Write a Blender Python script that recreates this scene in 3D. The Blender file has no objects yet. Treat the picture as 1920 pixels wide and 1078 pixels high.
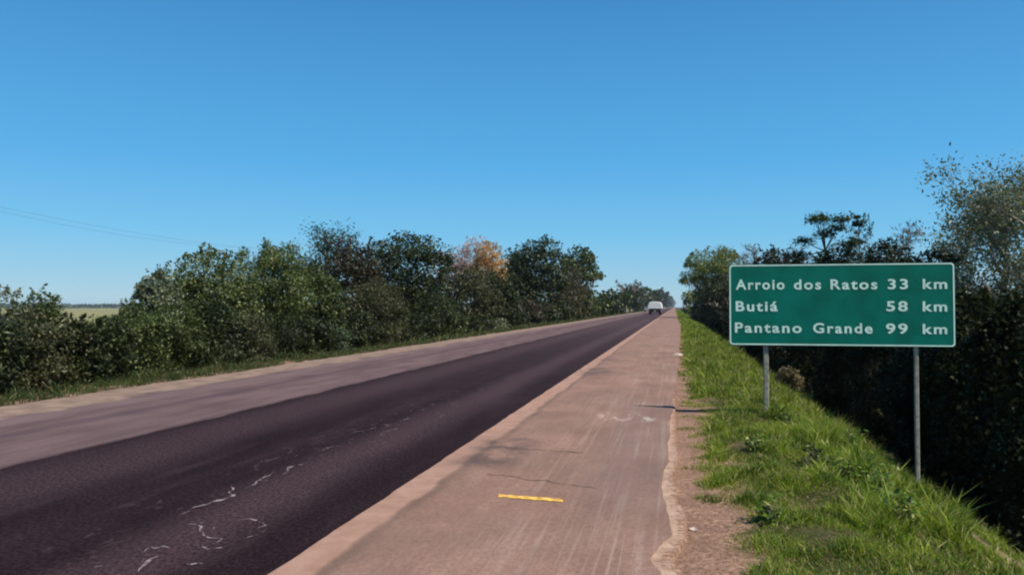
import bpy, math, random
import numpy as np

# ------------------------------------------------------------------ camera
SC = bpy.context.scene
COL = SC.collection
F = 1450.0                       # focal length in photo pixels (1920 wide)
EYE = 1.45
YAW = math.atan(305 / F)         # the camera looks a little left of the road
PITCH = math.atan(36 / F)
cam_data = bpy.data.cameras.new('camera')
cam = bpy.data.objects.new('camera', cam_data)
COL.objects.link(cam)
cam.location = (0, 0, EYE)
cam.rotation_euler = (math.radians(90) + PITCH, 0, YAW)
cam_data.sensor_width = 36
cam_data.lens = 36 * F / 1920
cam_data.clip_start = 0.05
cam_data.clip_end = 12000
SC.camera = cam

# ------------------------------------------------------------------ light
LX, LY = -0.66, 0.20             # horizontal travel of the sunlight
ELEV = math.radians(54)
SUN_STRENGTH = 5.0
SKY_STRENGTH = 0.15
sun_data = bpy.data.lights.new('sun', 'SUN')
sun_data.energy = SUN_STRENGTH
sun_data.angle = math.radians(0.5)
sun_data.color = (1.0, 0.93, 0.80)
sun = bpy.data.objects.new('sun', sun_data)
COL.objects.link(sun)
az = math.atan2(-LX, -LY)        # clockwise from +Y, towards the sun
sun.rotation_euler = (math.radians(90) - ELEV, 0, math.pi - az)
sun.location = (30, -10, 40)

world = bpy.data.worlds.new('World')
SC.world = world
world.use_nodes = True
wn = world.node_tree
bgn = wn.nodes['Background']
sky = wn.nodes.new('ShaderNodeTexSky')
sky.sky_type = 'NISHITA'
sky.sun_disc = False
sky.sun_elevation = ELEV
sky.sun_rotation = az
sky.air_density = 1.0
sky.dust_density = 0.0
sky.ozone_density = 4.0
# clear blue day: the physical sky blended with the measured blue of this sky, by height above the horizon
tc = wn.nodes.new('ShaderNodeTexCoord')
sx = wn.nodes.new('ShaderNodeSeparateXYZ')
wn.links.new(tc.outputs['Generated'], sx.inputs[0])
cr = wn.nodes.new('ShaderNodeValToRGB')
stops = [(0.0, (.40, .58, .74)), (.03, (.29, .53, .75)), (.09, (.155, .49, .82)), (.18, (.080, .395, .80)), (.37, (.042, .25, .60)), (.75, (.03, .17, .46)), (1.0, (.025, .15, .42))]
for k, (p, c) in enumerate(stops):
    e = cr.color_ramp.elements[k] if k < 2 else cr.color_ramp.elements.new(p)
    e.position = p; e.color = (c[0] * .64, c[1] * .745, c[2] * .725, 1)
wn.links.new(sx.outputs['Z'], cr.inputs[0])
sc_ = wn.nodes.new('ShaderNodeMix'); sc_.data_type = 'RGBA'; sc_.blend_type = 'MULTIPLY'; sc_.inputs[0].default_value = 1
wn.links.new(cr.outputs[0], sc_.inputs[6]); sc_.inputs[7].default_value = (1 / SKY_STRENGTH,) * 3 + (1,)
bl = wn.nodes.new('ShaderNodeMix'); bl.data_type = 'RGBA'; bl.inputs[0].default_value = .9
wn.links.new(sky.outputs[0], bl.inputs[6]); wn.links.new(sc_.outputs[2], bl.inputs[7])
wn.links.new(bl.outputs[2], bgn.inputs['Color'])
bgn.inputs['Strength'].default_value = SKY_STRENGTH

SC.view_settings.view_transform = 'Standard'
SC.view_settings.look = 'None'
SC.view_settings.exposure = 0.4
SC.view_settings.gamma = 1
SC.cycles.filter_width = 2.1
SC.cycles.max_bounces = 6
SC.cycles.diffuse_bounces = 3
SC.cycles.transmission_bounces = 3
SC.cycles.transparent_max_bounces = 6

# ------------------------------------------------------------------ geometry of the view
def _rot():
    cp, sp, cy, sy = math.cos(PITCH), math.sin(PITCH), math.cos(YAW), math.sin(YAW)
    right = np.array([cy, sy, 0.0])
    fwd = np.array([-sy * cp, cy * cp, sp])
    up = np.cross(right, fwd)
    return right, up, fwd
RT, UP, FW = _rot()
def ray(px, py):
    return RT * ((px - 960) / F) + UP * (-(py - 539) / F) + FW
def on_z(px, py, z=0.0):
    d = ray(px, py); t = (z - EYE) / d[2]
    return np.array([0, 0, EYE]) + d * t
def on_x(px, py, X):
    d = ray(px, py); t = X / d[0]
    return np.array([0, 0, EYE]) + d * t, t
def on_y(px, py, Y):
    d = ray(px, py); t = Y / d[1]
    return np.array([0, 0, EYE]) + d * t

# ------------------------------------------------------------------ helpers
def link(o, parent=None):
    COL.objects.link(o)
    if parent is not None:
        o.parent = parent
    return o
def mesh_obj(name, verts, faces, mat=None, parent=None, smooth=False):
    me = bpy.data.meshes.new(name)
    me.from_pydata(verts if isinstance(verts, list) else np.asarray(verts, dtype=np.float32), [], faces)
    if mat is not None:
        for m in (mat if isinstance(mat, (list, tuple)) else [mat]):
            me.materials.append(m)
    if smooth:
        me.polygons.foreach_set('use_smooth', [True] * len(me.polygons))
    me.update()
    return link(bpy.data.objects.new(name, me), parent)
def empty(name, loc=(0, 0, 0), rz=0.0):
    o = bpy.data.objects.new(name, None)
    o.empty_display_size = 0.2
    o.location = loc; o.rotation_euler = (0, 0, rz)
    return link(o)
def tag(o, label=None, cat=None, group=None, kind=None):
    if label: o['label'] = label
    if cat: o['category'] = cat
    if group: o['group'] = group
    if kind: o['kind'] = kind
    return o

class MB:
    """collects shapes into one mesh"""
    def __init__(s): s.v = []; s.f = []
    def add(s, vs, fs):
        b = len(s.v); s.v += [tuple(map(float, p)) for p in vs]; s.f += [tuple(b + i for i in f) for f in fs]; return s
    def box(s, x0, x1, y0, y1, z0, z1, bev=0.0, taper=0.0):
        b = min(bev, (x1 - x0) / 2.1, (y1 - y0) / 2.1, (z1 - z0) / 2.1)
        if b <= 0:
            t = taper
            vs = [(x0, y0, z0), (x1, y0, z0), (x1, y1, z0), (x0, y1, z0), (x0 + t, y0 + t, z1), (x1 - t, y0 + t, z1), (x1 - t, y1 - t, z1), (x0 + t, y1 - t, z1)]
            return s.add(vs, [(0, 3, 2, 1), (4, 5, 6, 7), (0, 1, 5, 4), (1, 2, 6, 5), (2, 3, 7, 6), (3, 0, 4, 7)])
        def ring(z, i):
            return [(x0 + i + b, y0 + i, z), (x1 - i - b, y0 + i, z), (x1 - i, y0 + i + b, z), (x1 - i, y1 - i - b, z), (x1 - i - b, y1 - i, z), (x0 + i + b, y1 - i, z), (x0 + i, y1 - i - b, z), (x0 + i, y0 + i + b, z)]
        vs = ring(z0, b * .6) + ring(z0 + b, 0) + ring(z1 - b, taper) + ring(z1, taper + b * .6)
        fs = [tuple(range(7, -1, -1)), tuple(range(24, 32))]
        for k in range(3):
            for i in range(8):
                j = (i + 1) % 8
                fs.append((k * 8 + i, k * 8 + j, k * 8 + 8 + j, k * 8 + 8 + i))
        return s.add(vs, fs)
    def tube(s, pts, rad, n=6, cap=True):
        pts = [np.asarray(p, float) for p in pts]
        if not hasattr(rad, '__len__'): rad = [rad] * len(pts)
        vs = []; fs = []
        ref = np.array([0.31, 0.95, 0.05])
        for i, p in enumerate(pts):
            d = pts[min(i + 1, len(pts) - 1)] - pts[max(i - 1, 0)]
            d = d / (np.linalg.norm(d) + 1e-9)
            a = np.cross(d, ref)
            if np.linalg.norm(a) < 1e-3: a = np.cross(d, np.array([1., 0, 0]))
            a /= np.linalg.norm(a); b = np.cross(d, a)
            for k in range(n):
                t = 2 * math.pi * k / n
                vs.append(p + rad[i] * (math.cos(t) * a + math.sin(t) * b))
        for i in range(len(pts) - 1):
            for k in range(n):
                k2 = (k + 1) % n
                fs.append((i * n + k, i * n + k2, (i + 1) * n + k2, (i + 1) * n + k))
        if cap:
            fs.append(tuple(range(n - 1, -1, -1))); fs.append(tuple((len(pts) - 1) * n + k for k in range(n)))
        return s.add(vs, fs)
    def lathe(s, prof, axis='x', c=(0, 0, 0), n=20):
        vs = []; fs = []
        for (a, r) in prof:
            for k in range(n):
                t = 2 * math.pi * k / n
                if axis == 'x': vs.append((c[0] + a, c[1] + r * math.cos(t), c[2] + r * math.sin(t)))
                else: vs.append((c[0] + r * math.cos(t), c[1] + r * math.sin(t), c[2] + a))
        m = len(prof)
        for i in range(m - 1):
            for k in range(n):
                k2 = (k + 1) % n
                fs.append((i * n + k, i * n + k2, (i + 1) * n + k2, (i + 1) * n + k))
        fs.append(tuple(range(n - 1, -1, -1))); fs.append(tuple((m - 1) * n + k for k in range(n)))
        return s.add(vs, fs)
    def build(s, name, mat, parent=None, smooth=False):
        return mesh_obj(name, s.v, s.f, mat, parent, smooth)

# ------------------------------------------------------------------ materials
class NT:
    def __init__(s, name):
        s.m = bpy.data.materials.new(name); s.m.use_nodes = True
        s.t = s.m.node_tree; s.bsdf = s.t.nodes['Principled BSDF']; s.out = s.t.nodes['Material Output']
        s.co = s.t.nodes.new('ShaderNodeTexCoord').outputs['Object']
        s._sep = None
    def new(s, k): return s.t.nodes.new(k)
    def ln(s, a, b): s.t.links.new(a, b)
    def put(s, sock, v):
        if hasattr(v, 'is_output') or isinstance(v, bpy.types.NodeSocket): s.ln(v, sock)
        elif isinstance(v, (tuple, list)) and sock.type == 'RGBA' and len(v) == 3: sock.default_value = (*v, 1)
        else: sock.default_value = v
    def math(s, op, a, b=0.0, clamp=False):
        n = s.new('ShaderNodeMath'); n.operation = op; n.use_clamp = clamp
        s.put(n.inputs[0], a); s.put(n.inputs[1], b); return n.outputs[0]
    def sep(s):
        if s._sep is None:
            s._sep = s.new('ShaderNodeSeparateXYZ'); s.ln(s.co, s._sep.inputs[0])
        return s._sep.outputs
    def noise(s, scale, detail=3, rough=.55, stretch=(1, 1, 1), dist=0.0):
        mp = s.new('ShaderNodeMapping'); mp.inputs['Scale'].default_value = stretch; s.ln(s.co, mp.inputs[0])
        n = s.new('ShaderNodeTexNoise'); n.inputs['Scale'].default_value = scale; n.inputs['Detail'].default_value = detail
        n.inputs['Roughness'].default_value = rough; n.inputs['Distortion'].default_value = dist
        s.ln(mp.outputs[0], n.inputs['Vector']); return n.outputs[0]
    def ramp(s, v, lo, hi, a=0.0, b=1.0, smooth=True):
        n = s.new('ShaderNodeMapRange'); n.interpolation_type = 'SMOOTHSTEP' if smooth else 'LINEAR'
        s.put(n.inputs[0], v); n.inputs[1].default_value = lo; n.inputs[2].default_value = hi
        n.inputs[3].default_value = a; n.inputs[4].default_value = b; return n.outputs[0]
    def mix(s, f, a, b, mode='MIX'):
        n = s.new('ShaderNodeMix'); n.data_type = 'RGBA'; n.blend_type = mode
        s.put(n.inputs[0], f); s.put(n.inputs[6], a); s.put(n.inputs[7], b); return n.outputs[2]
    def band(s, v, lo, hi, soft):
        return s.math('MULTIPLY', s.ramp(v, lo - soft, lo + soft), s.ramp(v, hi - soft, hi + soft, 1, 0))
    def patch(s, x0, x1, y0, y1, sx, sy):
        return s.math('MULTIPLY', s.band(s.sep()[0], x0, x1, sx), s.band(s.sep()[1], y0, y1, sy))
    def bump(s, h, strength=.3, dist=.01):
        n = s.new('ShaderNodeBump'); n.inputs['Strength'].default_value = strength; n.inputs['Distance'].default_value = dist
        s.put(n.inputs['Height'], h); s.ln(n.outputs[0], s.bsdf.inputs['Normal'])
    def color(s, c, rough=.8, spec=.3, metal=0.0):
        s.put(s.bsdf.inputs['Base Color'], c); s.put(s.bsdf.inputs['Roughness'], rough)
        s.bsdf.inputs['Specular IOR Level'].default_value = spec; s.bsdf.inputs['Metallic'].default_value = metal
        return s.m

def simple(name, c, rough=.7, spec=.3, metal=0.0, var=.15, scale=6):
    n = NT(name)
    k = n.noise(scale, 4)
    v = n.ramp(k, .3, .7, 1 - var, 1 + var)
    col = n.mix(1.0, c, v, 'MULTIPLY')
    return n.color(col, rough, spec, metal)

def leaf_mat(name, c1, c2, c3=None, f3=0.0, transl=.25, patch_scale=1.2, rough=.5, spec=.25):
    """leaves: colour differs leaf by leaf and sprig by sprig"""
    n = NT(name)
    g = n.new('ShaderNodeNewGeometry')
    rnd = g.outputs['Random Per Island']
    pn = n.noise(patch_scale, 2)
    f = n.math('ADD', n.math('MULTIPLY', rnd, .6), n.ramp(pn, .3, .7, -.1, .5), clamp=True)
    col = n.mix(f, c1, c2)
    if c3 is not None:
        w = n.new('ShaderNodeTexWhiteNoise'); w.noise_dimensions = '1D'; n.ln(rnd, w.inputs['W'])
        col = n.mix(n.math('LESS_THAN', w.outputs[0], f3), col, c3)
    n.color(col, rough, spec)
    if transl > 0:
        tr = n.new('ShaderNodeBsdfTranslucent')
        n.put(tr.inputs['Color'], n.mix(1.0, col, (1.25, 1.3, .6), 'MULTIPLY'))
        mx = n.new('ShaderNodeMixShader'); mx.inputs[0].default_value = transl
        n.ln(n.bsdf.outputs[0], mx.inputs[1]); n.ln(tr.outputs[0], mx.inputs[2]); n.ln(mx.outputs[0], n.out.inputs[0])
    return n.m

XE_L, XDIRT, XSEAM, XLINE, XLANE = -9.58, -8.54, -5.91, -7.39, -2.15

def road_material():
    n = NT('asphalt road')
    X, Y = n.sep()[0], n.sep()[1]
    wob = n.ramp(n.noise(.35, 2), .2, .8, -.09, .09)
    Xw = n.math('ADD', X, wob)
    fine = n.noise(90, 3, .7); mid = n.noise(2.2, 4, .6, (1, .25, 1)); streak = n.noise(9, 3, .6, (1, .03, 1))
    old = n.mix(n.ramp(mid, .3, .7), (.075, .050, .052), (.115, .078, .078))
    old = n.mix(n.math('MULTIPLY', n.band(Xw, -7.5, -7.24, .07), .55), old, (.052, .034, .042))
    old = n.mix(n.math('MULTIPLY', n.band(Xw, -8.5, -8.1, .25), .3), old, (.16, .12, .12))
    new = n.mix(n.ramp(mid, .3, .75), (.0085, .0051, .0061), (.0145, .0087, .0102))
    new = n.mix(n.math('MULTIPLY', n.band(Xw, -5.65, -4.7, .35), .55), new, (.034, .022, .0245))
    new = n.mix(n.math('MULTIPLY', n.band(Xw, -3.35, -2.75, .25), .55), new, (.040, .026, .029))
    grain = n.noise(44, 5, .8, (1, .6, 1))
    old = n.mix(n.ramp(grain, .38, .66, .0, .55), old, n.mix(1.0, old, (1.55, 1.5, 1.5), 'MULTIPLY'))
    new = n.mix(n.ramp(grain, .44, .64, .0, .95), new, n.mix(1.0, new, (2.9, 2.6, 2.7), 'MULTIPLY'))
    new = n.mix(n.ramp(grain, .36, .48, .6, 0), new, n.mix(1.0, new, (.45, .45, .45), 'MULTIPLY'))
    new = n.mix(n.math('MULTIPLY', n.ramp(n.noise(3.2, 6, .7, (1, .12, 1)), .52, .7), .4), new, (.036, .0235, .026))
    # overlay paler with distance: grazing sky sheen put into the colour
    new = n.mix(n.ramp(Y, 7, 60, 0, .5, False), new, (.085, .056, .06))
    # scuffed pale scratches in the near right lane
    sc = n.noise(5.5, 6, .75, (1.3, .5, 1), 1.2)
    scr = n.math('MULTIPLY', n.ramp(sc, .585, .64), n.patch(-3.9, -2.75, 4.3, 13.5, .35, 2.0))
    new = n.mix(n.math('MULTIPLY', scr, .42), new, (.12, .085, .09))
    fx = n.ramp(n.math('ADD', X, n.ramp(n.noise(1.1, 3), .2, .8, -.05, .05)), XSEAM - .03, XSEAM + .03)
    col = n.mix(fx, old, new)
    col = n.mix(n.math('MULTIPLY', n.band(Xw, XSEAM - .1, XSEAM + .02, .03), .35), col, (.03, .018, .022))
    # pale dusty strip at the far edge
    dust = n.mix(n.ramp(n.noise(3, 4), .3, .7), (.155, .108, .086), (.235, .165, .130))
    dx = n.ramp(n.math('ADD', X, n.ramp(n.noise(.9, 4), .2, .8, -.28, .28)), XDIRT - .18, XDIRT + .12, 1, 0)
    col = n.mix(dx, col, dust)
    col = n.mix(n.ramp(fine, .35, .75, .0, .35), col, n.mix(1.0, col, (1.7, 1.65, 1.6), 'MULTIPLY'))
    col = n.mix(n.ramp(fine, .25, .5, .5, 0), col, n.mix(1.0, col, (.6, .6, .6), 'MULTIPLY'))
    n.bump(fine, .5, .012)
    return n.color(col, .9, .04)

def shoulder_material():
    n = NT('shoulder surface')
    X, Y = n.sep()[0], n.sep()[1]
    fine = n.noise(110, 3, .7); mid = n.noise(1.6, 5, .6, (1, .5, 1)); streak = n.noise(11, 4, .65, (1, .035, 1))
    col = n.mix(n.ramp(mid, .3, .7), (.172, .096, .072), (.236, .140, .107))
    col = n.mix(n.math('MULTIPLY', n.ramp(streak, .56, .70), n.ramp(X, -1.5, -.4, .05, .26)), col, (.34, .27, .23))
    col = n.mix(n.math('MULTIPLY', n.ramp(streak, .30, .44, 1, 0), .35), col, (.115, .082, .070))
    grain = n.noise(42, 5, .8, (1, .6, 1))
    col = n.mix(n.ramp(grain, .36, .48, .5, 0), col, n.mix(1.0, col, (.6, .58, .56), 'MULTIPLY'))
    col = n.mix(n.ramp(grain, .46, .62, 0, .7), col, n.mix(1.0, col, (1.35, 1.33, 1.3), 'MULTIPLY'))
    col = n.mix(n.ramp(n.noise(.55, 4), .4, .65, 0, .4), col, (.135, .088, .070))
    gro = n.noise(34, 3, .6, (1, .012, 1))
    col = n.mix(n.math('MULTIPLY', n.math('MULTIPLY', n.ramp(gro, .52, .66), n.ramp(X, -1.7, -.5, .05, .36)), n.ramp(n.noise(.8, 3), .35, .6, .2, 1)), col, (.36, .275, .23))
    # greyer wheel path near the outer edge
    col = n.mix(n.math('MULTIPLY', n.patch(-.75, .0, 5.2, 11.5, .25, 1.2), .35), col, (.125, .095, .085))
    # paler lip along the lane
    lip = n.band(n.math('ADD', X, n.ramp(n.noise(1.4, 4), .2, .8, -.04, .04)), XLANE - .3, XLANE + .25, .03)
    col = n.mix(n.math('MULTIPLY', lip, .9), col, n.mix(n.ramp(n.noise(5, 3), .3, .7), (.265, .150, .108), (.33, .20, .15)))
    col = n.mix(n.math('MULTIPLY', n.band(n.math('ADD', X, n.ramp(n.noise(1.4, 4), .2, .8, -.04, .04)), XLANE + .25, XLANE + .33, .03), n.ramp(n.noise(1.1, 4), .35, .6, .15, .6)), col, (.10, .065, .05))
    # dark oil / tar stains; the farthest patch paints a tree shadow across the shoulder
    st = n.ramp(n.noise(2.5, 5, .6), .38, .6)
    for (a, b, c, d, k) in ((-2.05, -1.45, 6.7, 8.4, .75), (-1.95, -1.4, 16.2, 18.3, .7), (-2.0, -1.5, 20.2, 21.8, .6), (-1.7, .1, 88, 97, .25)):
        col = n.mix(n.math('MULTIPLY', n.math('MULTIPLY', n.patch(a, b, c, d, .18, .35), st), k), col, (.075, .05, .045))
    # chalky scuff
    ch = n.math('MULTIPLY', n.patch(-.98, -.28, 9.9, 10.6, .12, .18), n.ramp(n.noise(7, 5, .7, (1, .35, 1)), .5, .6))
    col = n.mix(n.math('MULTIPLY', ch, .75), col, (.42, .35, .31))
    col = n.mix(n.ramp(fine, .4, .75, 0, .3), col, n.mix(1.0, col, (1.5, 1.45, 1.4), 'MULTIPLY'))
    col = n.mix(n.ramp(fine, .25, .48, .45, 0), col, n.mix(1.0, col, (.62, .6, .6), 'MULTIPLY'))
    n.bump(fine, .5, .012)
    return n.color(col, .88, .2)

def ground_material():
    n = NT('verge soil')
    X, Y = n.sep()[0], n.sep()[1]
    a = n.noise(1.3, 5, .6); b = n.noise(28, 4, .65); fld = n.noise(.02, 3)
    dirt = n.mix(n.ramp(b, .3, .7), (.140, .070, .046), (.33, .205, .145))
    dirt = n.mix(n.ramp(n.noise(4, 5, .65), .4, .65, 0, .55), dirt, (.12, .07, .05))
    dirt = n.mix(n.ramp(n.noise(60, 2), .62, .72), dirt, (.36, .28, .22))
    turf = n.mix(n.ramp(a, .35, .65), (.016, .026, .007), (.050, .062, .018))
    turf = n.mix(n.ramp(b, .42, .62, 0, .8), turf, (.115, .075, .04))
    turf = n.mix(n.ramp(n.noise(85, 3, .7), .45, .65, 0, .7), turf, (.02, .022, .008))
    dx = n.math('ADD', X, n.ramp(n.noise(1.6, 4), .2, .8, -.25, .25))
    f = n.ramp(dx, .42, .62)
    col = n.mix(f, dirt, turf)
    # bare soil at the foot of the bank, near corner
    col = n.mix(n.math('MULTIPLY', n.patch(2.15, 3.3, 6.0, 7.8, .25, .3), n.ramp(n.noise(5, 5, .7), .44, .62, 0, .75)), col, (.27, .18, .11))
    # bare crest beyond the sign
    col = n.mix(n.math('MULTIPLY', n.patch(2.2, 3.3, 17, 34, .3, 3), n.ramp(a, .35, .55)), col, (.27, .20, .12))
    field = n.mix(n.ramp(fld, .35, .65), (.15, .15, .06), (.23, .205, .10))
    col = n.mix(n.ramp(X, -45, -25, 1, 0), col, field)
    col = n.mix(n.ramp(X, 25, 45), col, field)
    n.bump(b, .6, .04)
    return n.color(col, .95, .1)

M = {}
M['road'] = road_material(); M['shoulder'] = shoulder_material(); M['ground'] = ground_material()
def pale_edge():
    n = NT('pale broken edge')
    k = n.noise(7, 5, .65); g = n.noise(70, 3, .7)
    col = n.mix(n.ramp(k, .38, .62), (.40, .275, .205), (.30, .195, .14))
    col = n.mix(n.ramp(g, .45, .75, 0, .4), col, (.14, .085, .06))
    at = n.new('ShaderNodeAttribute'); at.attribute_name = 'across'
    rag = n.math('ADD', at.outputs['Fac'], n.ramp(n.noise(18, 5, .7), .25, .75, -.55, .55))
    b = n.noise(28, 4, .65)
    dirt = n.mix(n.ramp(b, .3, .7), (.140, .070, .046), (.33, .205, .145))
    col = n.mix(n.ramp(rag, .62, .95), col, dirt)
    n.bump(g, .3, .008)
    return n.color(col, .95, .1)
M['pale_edge'] = pale_edge()
def chalk():
    n = NT('chalky crack filler')
    k = n.noise(16, 4, .7)
    return n.color(n.mix(n.ramp(k, .40, .60), (.022, .014, .015), (.25, .195, .20)), .9, .1)
M['crack_white'] = chalk()
M['crack_dark'] = simple('open crack', (.115, .070, .054), .95, .1, 0, .2, 9)
M['yellow'] = simple('yellow road paint', (.56, .33, .07), .8, .2, 0, .45, 30)
M['stone'] = simple('pale stone', (.42, .33, .28), .9, .2, 0, .3, 9)
M['bark'] = simple('grey bark', (.10, .082, .064), .9, .15, 0, .4, 5)
M['bark_pale'] = simple('pale bark', (.24, .21, .18), .85, .2, 0, .3, 5)
M['bark_brown'] = simple('brown twigs', (.115, .078, .055), .9, .1, 0, .3, 4)
M['bark_pink'] = simple('pinkish twigs', (.36, .25, .225), .9, .1, 0, .25, 3)
M['post'] = simple('weathered post', (.27, .25, .20), .85, .25, 0, .3, 18)
M['cable'] = simple('black cable', (.10, .13, .19), .6, .3)

M['leaf_mid'] = leaf_mat('mid green leaves', (.011, .020, .005), (.072, .100, .023), (.16, .18, .06), .12)
M['leaf_bright'] = leaf_mat('fresh green leaves', (.014, .026, .006), (.098, .130, .030), (.19, .20, .075), .14)
M['leaf_dark'] = leaf_mat('dark green leaves', (.006, .011, .003), (.034, .048, .013), (.10, .12, .04), .09)
M['leaf_olive'] = leaf_mat('olive leaves', (.016, .020, .007), (.068, .070, .027), (.15, .14, .07), .12)
M['leaf_brown'] = leaf_mat('reddish brown foliage', (.028, .020, .014), (.070, .050, .032), (.05, .075, .03), .2)
M['leaf_grey'] = leaf_mat('greyish green leaves', (.055, .070, .038), (.15, .17, .095), (.28, .29, .22), .14)
M['leaf_orange'] = leaf_mat('orange autumn leaves', (.31, .165, .065), (.50, .30, .13), (.58, .44, .26), .15, transl=.3)
M['leaf_yellow'] = leaf_mat('yellow green leaves', (.045, .078, .014), (.14, .17, .030), (.26, .20, .05), .12)
M['leaf_blue'] = leaf_mat('blue green leaves', (.016, .032, .015), (.048, .078, .034), (.09, .12, .06), .08)
M['leaf_shade'] = leaf_mat('shade-darkened thicket leaves', (.007, .011, .004), (.024, .030, .010), (.15, .14, .085), .03, transl=.2, spec=.08)  # the thicket's deep shade is put into this leaf colour
M['leaf_dry'] = leaf_mat('dry leaves', (.12, .085, .04), (.26, .20, .11), (.05, .07, .02), .25)
M['twig_pink'] = leaf_mat('pinkish fine twigs', (.26, .18, .16), (.44, .31, .28), None, 0, transl=0)
M['twig_grey'] = leaf_mat('grey brown fine twigs', (.09, .075, .062), (.20, .165, .135), (.10, .11, .05), .2, transl=0)
M['grass'] = leaf_mat('verge grass', (.032, .066, .006), (.250, .315, .034), (.38, .34, .13), .09, transl=.35, patch_scale=2.0, rough=.6)
M['leaf_weed'] = leaf_mat('weed leaves', (.035, .075, .008), (.170, .255, .036), (.30, .32, .12), .08, transl=.35, patch_scale=6)
M['straw'] = leaf_mat('dry straw', (.16, .11, .05), (.40, .31, .16), (.12, .07, .03), .2, transl=.15)
M['grass_left'] = leaf_mat('far verge grass', (.020, .036, .009), (.068, .098, .024), (.15, .10, .05), .12, transl=.25, patch_scale=.9)

# ------------------------------------------------------------------ terrain
PX = [-4000, -60, -22, -15, -12.4, -11.2, -10.1, -9.5, .05, .5, 1.2, 1.9, 2.5, 3.1, 3.6, 4.5, 6.0, 9, 40, 4000]
PZ = [-1.9, -1.9, -1.8, -1.15, -.42, -.12, -.03, -.035, -.035, -.03, -.05, -.20, -.52, -.92, -1.32, -2.02, -2.45, -2.6, -2.4, -2.4]
def gz(x): return np.interp(x, PX, PZ)
def hump(x, y):
    m = np.clip((x - .35) / .9, 0, 1) + np.clip((-9.9 - x) / 1.2, 0, 1)
    return m * (.045 * np.sin(2.1 * x + 1.3 * y) * np.sin(1.7 * y - .6 * x) + .03 * np.sin(4.3 * y + 2.2 * x + 1))
def ground_z(x, y): return gz(x) + hump(np.asarray(x, float), np.asarray(y, float))
xs = np.unique(np.concatenate([np.array([-4000, -1500, -600, -250, -120, -70, -50, -38, -30]), np.arange(-26, -10.5, .45), np.arange(-10.5, -9.2, .12), np.array([-8, -6, -4, -2, -.6]), np.arange(-.2, 5, .11), np.arange(5, 9, .35), np.array([11, 15, 22, 35, 60, 120, 250, 600, 1500, 4000])]))
ys = np.unique(np.concatenate([np.array([-300, -100, -40, -15, -6, 0]), np.arange(1, 16, .16), np.arange(16, 45, .5), np.geomspace(45, 5000, 60)]))
GX, GY = np.meshgrid(xs, ys)
GZ = ground_z(GX, GY)
vv = np.stack([GX, GY, GZ], -1).reshape(-1, 3)
nx, ny = len(xs), len(ys)
ii = (np.arange(ny - 1)[:, None] * nx + np.arange(nx - 1)[None, :]).reshape(-1)
ff = np.stack([ii, ii + 1, ii + nx + 1, ii + nx], -1)
tag(mesh_obj('ground', vv, ff, M['ground'], smooth=True), kind='structure')

# road sheet
def strip(name, ya, left, right, z, mat, skirt=0.0, kind='structure'):
    """a strip along Y between two wandering edges, with sides going down to the soil"""
    v = []; f = []
    for y, a, b in zip(ya, left, right):
        v += [(a - (.01 if skirt else 0), y, z - skirt), (a, y, z), (b, y, z), (b + (.01 if skirt else 0), y, z - skirt)]
    for i in range(len(ya) - 1):
        k = i * 4
        for j in (range(3) if skirt else (1,)):
            f.append((k + j, k + j + 1, k + 5 + j, k + 4 + j))
    o = mesh_obj(name, v, f, mat)
    at = o.data.attributes.new('across', 'FLOAT', 'POINT'); at.data.foreach_set('value', [0, 0, 1, 1] * len(ya))
    if kind: tag(o, kind=kind)
    return o
RY = np.concatenate([np.arange(-20, 0, 2), np.arange(0, 40, .12), np.geomspace(40, 3000, 90)])
rng = np.random.default_rng(5)
def wander(n, amp, k=3):
    a = rng.normal(size=n + k * 2)
    return np.convolve(a, np.ones(k) / k, 'same')[k:k + n] * amp
jl = wander(len(RY), .06, 5) + .05 * np.sin(RY * .9)
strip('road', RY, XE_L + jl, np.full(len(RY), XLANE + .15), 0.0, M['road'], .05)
# shoulder: a paler sheet lying a little higher, ragged outer edge
edge_px = [(1232, 1071), (1212, 1048), (1240, 1017), (1263, 1001), (1259, 970), (1243, 931), (1241, 900), (1257, 854), (1253, 815), (1261, 765), (1268, 720), (1271, 690), (1273, 660), (1275, 630), (1277, 605)]
outer_px = [(1278, 1071), (1257, 1048), (1276, 1017), (1283, 1001), (1281, 970), (1270, 931), (1262, 900), (1272, 854), (1264, 815), (1266, 765)]
ep = np.array([on_z(*p, .012)[:2] for p in edge_px]); ep = ep[np.argsort(ep[:, 1])]
def edge_x(y):
    return np.interp(y, np.concatenate([[-20, ep[0, 1] - .6], ep[:, 1], [70, 3000]]), np.concatenate([[-.1, -.1], ep[:, 0], [.25, .25]]))
jr = wander(len(RY), .020, 4); jle = wander(len(RY), .006, 2)
strip('road_shoulder', RY, XLANE + jle, edge_x(RY) + jr, .012, M['shoulder'], .05)
# crumbled pale edge beside it
op = np.array([on_z(*p, 0)[:2] for p in outer_px]); op = op[np.argsort(op[:, 1])]
ey = np.arange(op[0, 1] - .4, op[-1, 1] + 1.2, .05)
fade = np.clip((op[-1, 1] + 1.2 - ey) / 1.2, .05, 1)
el = edge_x(ey) - .05
er = np.interp(ey, op[:, 1], op[:, 0]); er = el + .05 + np.maximum(er - el - .05, .02) * fade + wander(len(ey), .022, 7)
strip('shoulder_broken_edge', ey, el, er, .004, M['pale_edge'], .045)

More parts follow.
